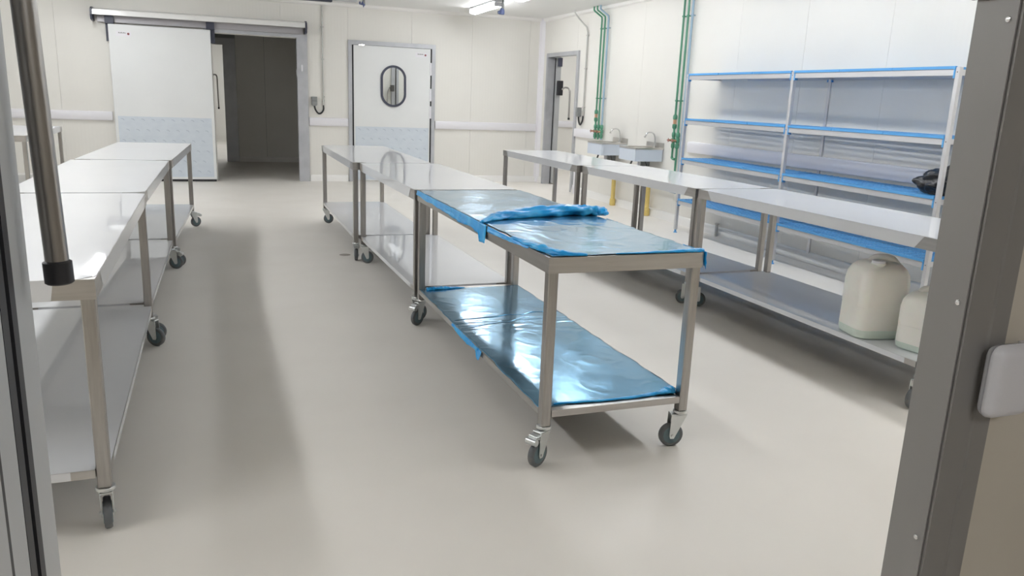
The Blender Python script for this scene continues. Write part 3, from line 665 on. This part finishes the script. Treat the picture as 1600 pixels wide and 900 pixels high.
# hanging flaps: far left apron and near right corner
def flap(y0, y1, hfun, side, seed, nu=80, nv=8):
    def fn(u, v):
        y = y0+(y1-y0)*u; d = hfun(u)*v
        x = side*(hx+.004+.010*v*v*(.6+nz(y, v, 14, seed))+.003*abs(nz(y, v*.1, 40, seed)))
        return (x, y, TH+.004-d)
    return MB().grid(fn, nu, nv, .0006).mesh('film_flap', 'film_blue_fold', smooth=True)
o = obj('film_flap', flap(hy-.01, -.30, lambda u: .030+.022*u+.012*nz(u, .2, 9, 4)+(.035 if u > .93 else 0), -1, 4), C3); o['label'] = 'blue film flap hanging over the long edge'
obj('film_flap', flap(-.32, -.82, lambda u: .022*(1-u)+.006+.004*nz(u, .2, 9, 4), -1, 9, 40), C3)
obj('film_flap', flap(-hy+.16, -hy-.012, lambda u: .012+.055*u*u+.01*nz(u, .2, 12, 6), 1, 6, 24), C3)
obj('film_flap', flap(-.28, -.16, lambda u: .03*math.sin(PI*u)+.004, 1, 16, 16), C3)
# shelf film
sxx, syy = hx-.05, hy-.012
o = obj('shelf_film_sheet', sheet(-hx+.009, hx-.009, -syy+.04, .26, ZS, .0005, 33, nv=160, lift=lambda x, y: max(0, min(1, (y+.05)/.15))*.0032*max(0, nz(x*.35+y*.2, y, 26, 77))).mesh('shelf_film_sheet', 'film_blue', smooth=True), C3); o['label'] = 'near sheet of glossy blue film on the shelf'
o = obj('shelf_film_sheet', sheet(-hx+.009, hx-.009, .2, syy-.04, ZS, .0004, 41, lift=lambda x, y: .0008).mesh('shelf_film_sheet', 'film_blue', smooth=True), C3); o['label'] = 'far sheet of glossy blue film on the shelf'
for i, (a, bb, rr, nn) in enumerate((((-hx+.03, .265), (hx-.012, .345), .007, 8), ((-hx+.02, .11), (.12, .235), .0035, 6))):
    pth = [(a[0]+(bb[0]-a[0])*k/nn, a[1]+(bb[1]-a[1])*k/nn+.03*nz(k, i, .9, 3), ZS+.0025) for k in range(nn+1)]
    obj('film_fold', crumple(pth, [rr*.6, rr, rr*1.7, rr*.8, rr*1.5, rr*.5], 20.0+i, n=12, k=60, flat=.3, m='film_blue', zmin=ZS+.002), C3)
def sflap(y0, y1, dz, seed, side=-1):
    def fn(u, v):
        y = y0+(y1-y0)*u; return (side*(hx-.003+.006*v+.006*nz(y, v, 25, seed)), y, ZS+.003-dz*v*(.35+.65*math.sin(PI*u)))
    return MB().grid(fn, 30, 6, .0006).mesh('film_flap', 'film_blue_fold', smooth=True)
obj('film_flap', sflap(.22, -.22, .03, 3), C3); obj('film_flap', sflap(-.19, -.27, .055, 7), C3)
obj('film_fold', crumple([(-.26, -syy+.05, ZS+.004), (0, -syy+.03, ZS+.004), (.2, -syy+.04, ZS+.006), (hx-.05, -syy+.05, ZS+.012)], [.006, .008, .012, .028], 31.0, n=14, k=50, zmin=ZS+.002), C3)
obj('film_fold', crumple([(-hx+.05, syy-.05, ZS+.006), (-hx+.15, syy-.045, ZS+.006), (-hx+.3, syy-.04, ZS+.003)], [.02, .022, .006], 37.0, n=14, k=40, zmin=ZS+.002), C3)

# ------------------------------------------------------------------ blue shelving unit
def shelving():
    X0, X1 = 4.758, 5.205; ys = [4.288, 6.019, 7.771]; lv = [.372, .832, 1.262, 1.738]
    t = thing('shelving_unit', 'tall aluminium shelving with blue plastic grating shelves along the right wall', 'shelving', (0, 0, 0))
    pw = .034
    for y in ys:
        for x in (X0, X1-pw):
            p = obj('post', MB().box(0, pw, -pw/2, pw/2, .035, 1.752, .003).mesh('post', 'shelf_alu'), t, (x, y, 0))
            obj('foot', MB().lathe([(.022, 0), (.024, .004), (.012, .012), (.012, .036)], 12, 'Z', (pw/2, 0, 0)).mesh('foot', 'shelf_blue', auto=40), p)
            for z in lv: obj('rivet', MB().lathe([(.004, 0), (.004, .0015)], 8, 'X', (-.0016, 0, z-.02)).mesh('rivet', 'hose_dark'), p)
    GM = {}
    for z in lv:
        for k in range(2):
            y0, y1 = ys[k]+pw/2+.001, ys[k+1]-pw/2-.001
            for x in (X0+.002, X1-.032):
                bmh = obj('beam', MB().box(x, x+.03, y0, y1, z-.045, z-.0005, .002).mesh('beam', 'shelf_alu'), t)
                for yy in (y0, y1-.016): obj('connector', MB().box(x-.003, x+.0315, yy, yy+.015, z-.062, z+.0, .002).mesh('connector', 'shelf_blue'), bmh)
            for yy in (y0, y1-.02): obj('side_beam', MB().box(X0+.034, X1-.036, yy, yy+.02, z-.04, z-.0005).mesh('side_beam', 'shelf_alu'), t)
            n = 3; w = (y1-y0)/n
            for q in range(n):
                if 'g' not in GM:
                    mb = MB(); D_ = X1-X0; L = w-.004
                    mb.box(-.004, .016, 0, L, 0, .02).box(D_-.016, D_+.0, 0, L, 0, .016)
                    mb.box(.016, D_-.016, 0, .012, 0, .016).box(.016, D_-.016, L-.012, L, 0, .016)
                    m_ = 10; st = (D_-.032)/m_
                    for i in range(1, m_): mb.box(.016+i*st-.006, .016+i*st+.006, .012, L-.012, .0, .018)
                    for i in range(1, 7): mb.box(.016, D_-.016, L*i/7-.005, L*i/7+.005, .001, .0175)
                    GM['g'] = mb.mesh('grating_panel', 'shelf_blue')
                obj('grating_panel', GM['g'], t, (X0, y0+q*w+.002, z))
    for z in (.06,):
        pass
    return t
shelving()

# black bag on the shelf
def bag():
    bm = bmesh.new(); bmesh.ops.create_icosphere(bm, subdivisions=5, radius=1)
    for v in bm.verts:
        p = v.co.copy(); d = p.normalized()
        r = 1+.22*noise.noise(d*2.1+Vector((3, 1, 7)))+.10*noise.noise(d*5)-.09*abs(noise.noise(d*7+Vector((2, 2, 2))))
        v.co = Vector((d.x*.17*r, d.y*.23*r, max(-.085, d.z*.125*r*(1+.25*d.y*-1))))
    for f in bm.faces: f.smooth = True
    me = bpy.data.meshes.new('bag_body'); bm.to_mesh(me); bm.free(); me.materials.append(MATS['bag_black'])
    t = thing('plastic_bag', 'crumpled black plastic bag lying on the blue shelving', 'bag', (4.97, 4.40, .853))
    obj('bag_body', me, t, (0, 0, .0855))
    obj('bag_knot', crumple([(-.06, -.05, .18), (-.08, -.10, .21), (-.07, -.15, .215)], [.04, .03, .035], 5.0, n=14, k=24, flat=.8, m='bag_black', name='bag_knot'), t)
bag()

# ------------------------------------------------------------------ jerrycans
def rrect(w, d, r, n=6):
    out = []
    for cx, cy, a0 in ((w/2-r, d/2-r, 0), (-w/2+r, d/2-r, PI/2), (-w/2+r, -d/2+r, PI), (w/2-r, -d/2+r, 1.5*PI)):
        for i in range(n+1): a = a0+PI/2*i/n; out.append((cx+r*math.cos(a), cy+r*math.sin(a)))
    return out
def jerrycan(label, x, y, rz, w, d, h, liquid=True):
    t = thing('jerrycan', label, 'jerrycan', (x, y, ZS+.0018), rz, 'plastic jerrycans on the table shelf')
    def loft(levels, m, nm):
        mb = MB(); prev = None
        for (z, s, r, o) in levels:
            rg = [mb.bm.verts.new((p[0], p[1]+o, z)) for p in rrect(w*s, d*s, min(r, w*s/2-.001, d*s/2-.001))]
            if prev:
                n = len(rg)
                for k in range(n): mb.bm.faces.new((prev[k], prev[(k+1) % n], rg[(k+1) % n], rg[k]))
            else: mb.bm.faces.new(rg[::-1])
            prev = rg
        mb.bm.faces.new(prev); return obj(nm, mb.mesh(nm, m, auto=35), t)
    rb = .055
    loft([(0, .90, rb, 0), (.008, .97, rb, 0), (.03, 1.0, rb, 0), (h*.115, 1.0, rb, 0)], 'can_base', 'base')
    loft([(h*.116, 1.0, rb, 0), (h*.13, 1.0, rb, 0), (h*.40, .99, rb, 0), (h*.405, 1.0, rb, 0), (h*.70, 1.0, rb, 0), (h*.715, .985, rb, 0), (h*.80, .955, rb, 0), (h*.87, .87, .06, 0), (h*.92, .73, .06, 0), (h*.945, .55, .05, 0), (h*.95, .3, .03, 0)], 'can_plastic', 'body')
    nk = obj('neck', MB().lathe([(.034, h*.86), (.034, h*.93), (.037, h*.935), (.037, h*.95)], 18, 'Z', (-w*.16, -d*.24, 0)).mesh('neck', 'can_plastic', auto=40), t)
    obj('cap', MB().lathe([(.034, h*.95), (.034, h*.975), (.028, h*.98)], 18, 'Z', (-w*.16, -d*.24, 0)).mesh('cap', 'white_plastic', auto=40), nk)
    obj('handle', MB().tube(smooth_path([(-w*.12, d*.16, h*.92), (-w*.04, d*.13, h*.975), (w*.10, d*.06, h*.985), (w*.24, -d*.01, h*.965), (w*.34, -d*.06, h*.89)], 6), .019, 12).mesh('handle', 'can_plastic', auto=60), t)
jerrycan('large white plastic jerrycan standing on the right table shelf', 3.295, 3.262, D(-12), .285, .24, .435)
jerrycan('smaller white jerrycan partly hidden by the grey jamb', 3.365, 2.975, D(10), .225, .205, .32)

# ------------------------------------------------------------------ small dirt spots on the floor
mb = MB().lathe([(.05, 0.0004), (.045, .0009)], 18)
struct('floor_stain', mb.mesh('floor_stain', 'dirt'), 'small dark stain beside the middle row wheels', (.93, 7.0, 0))
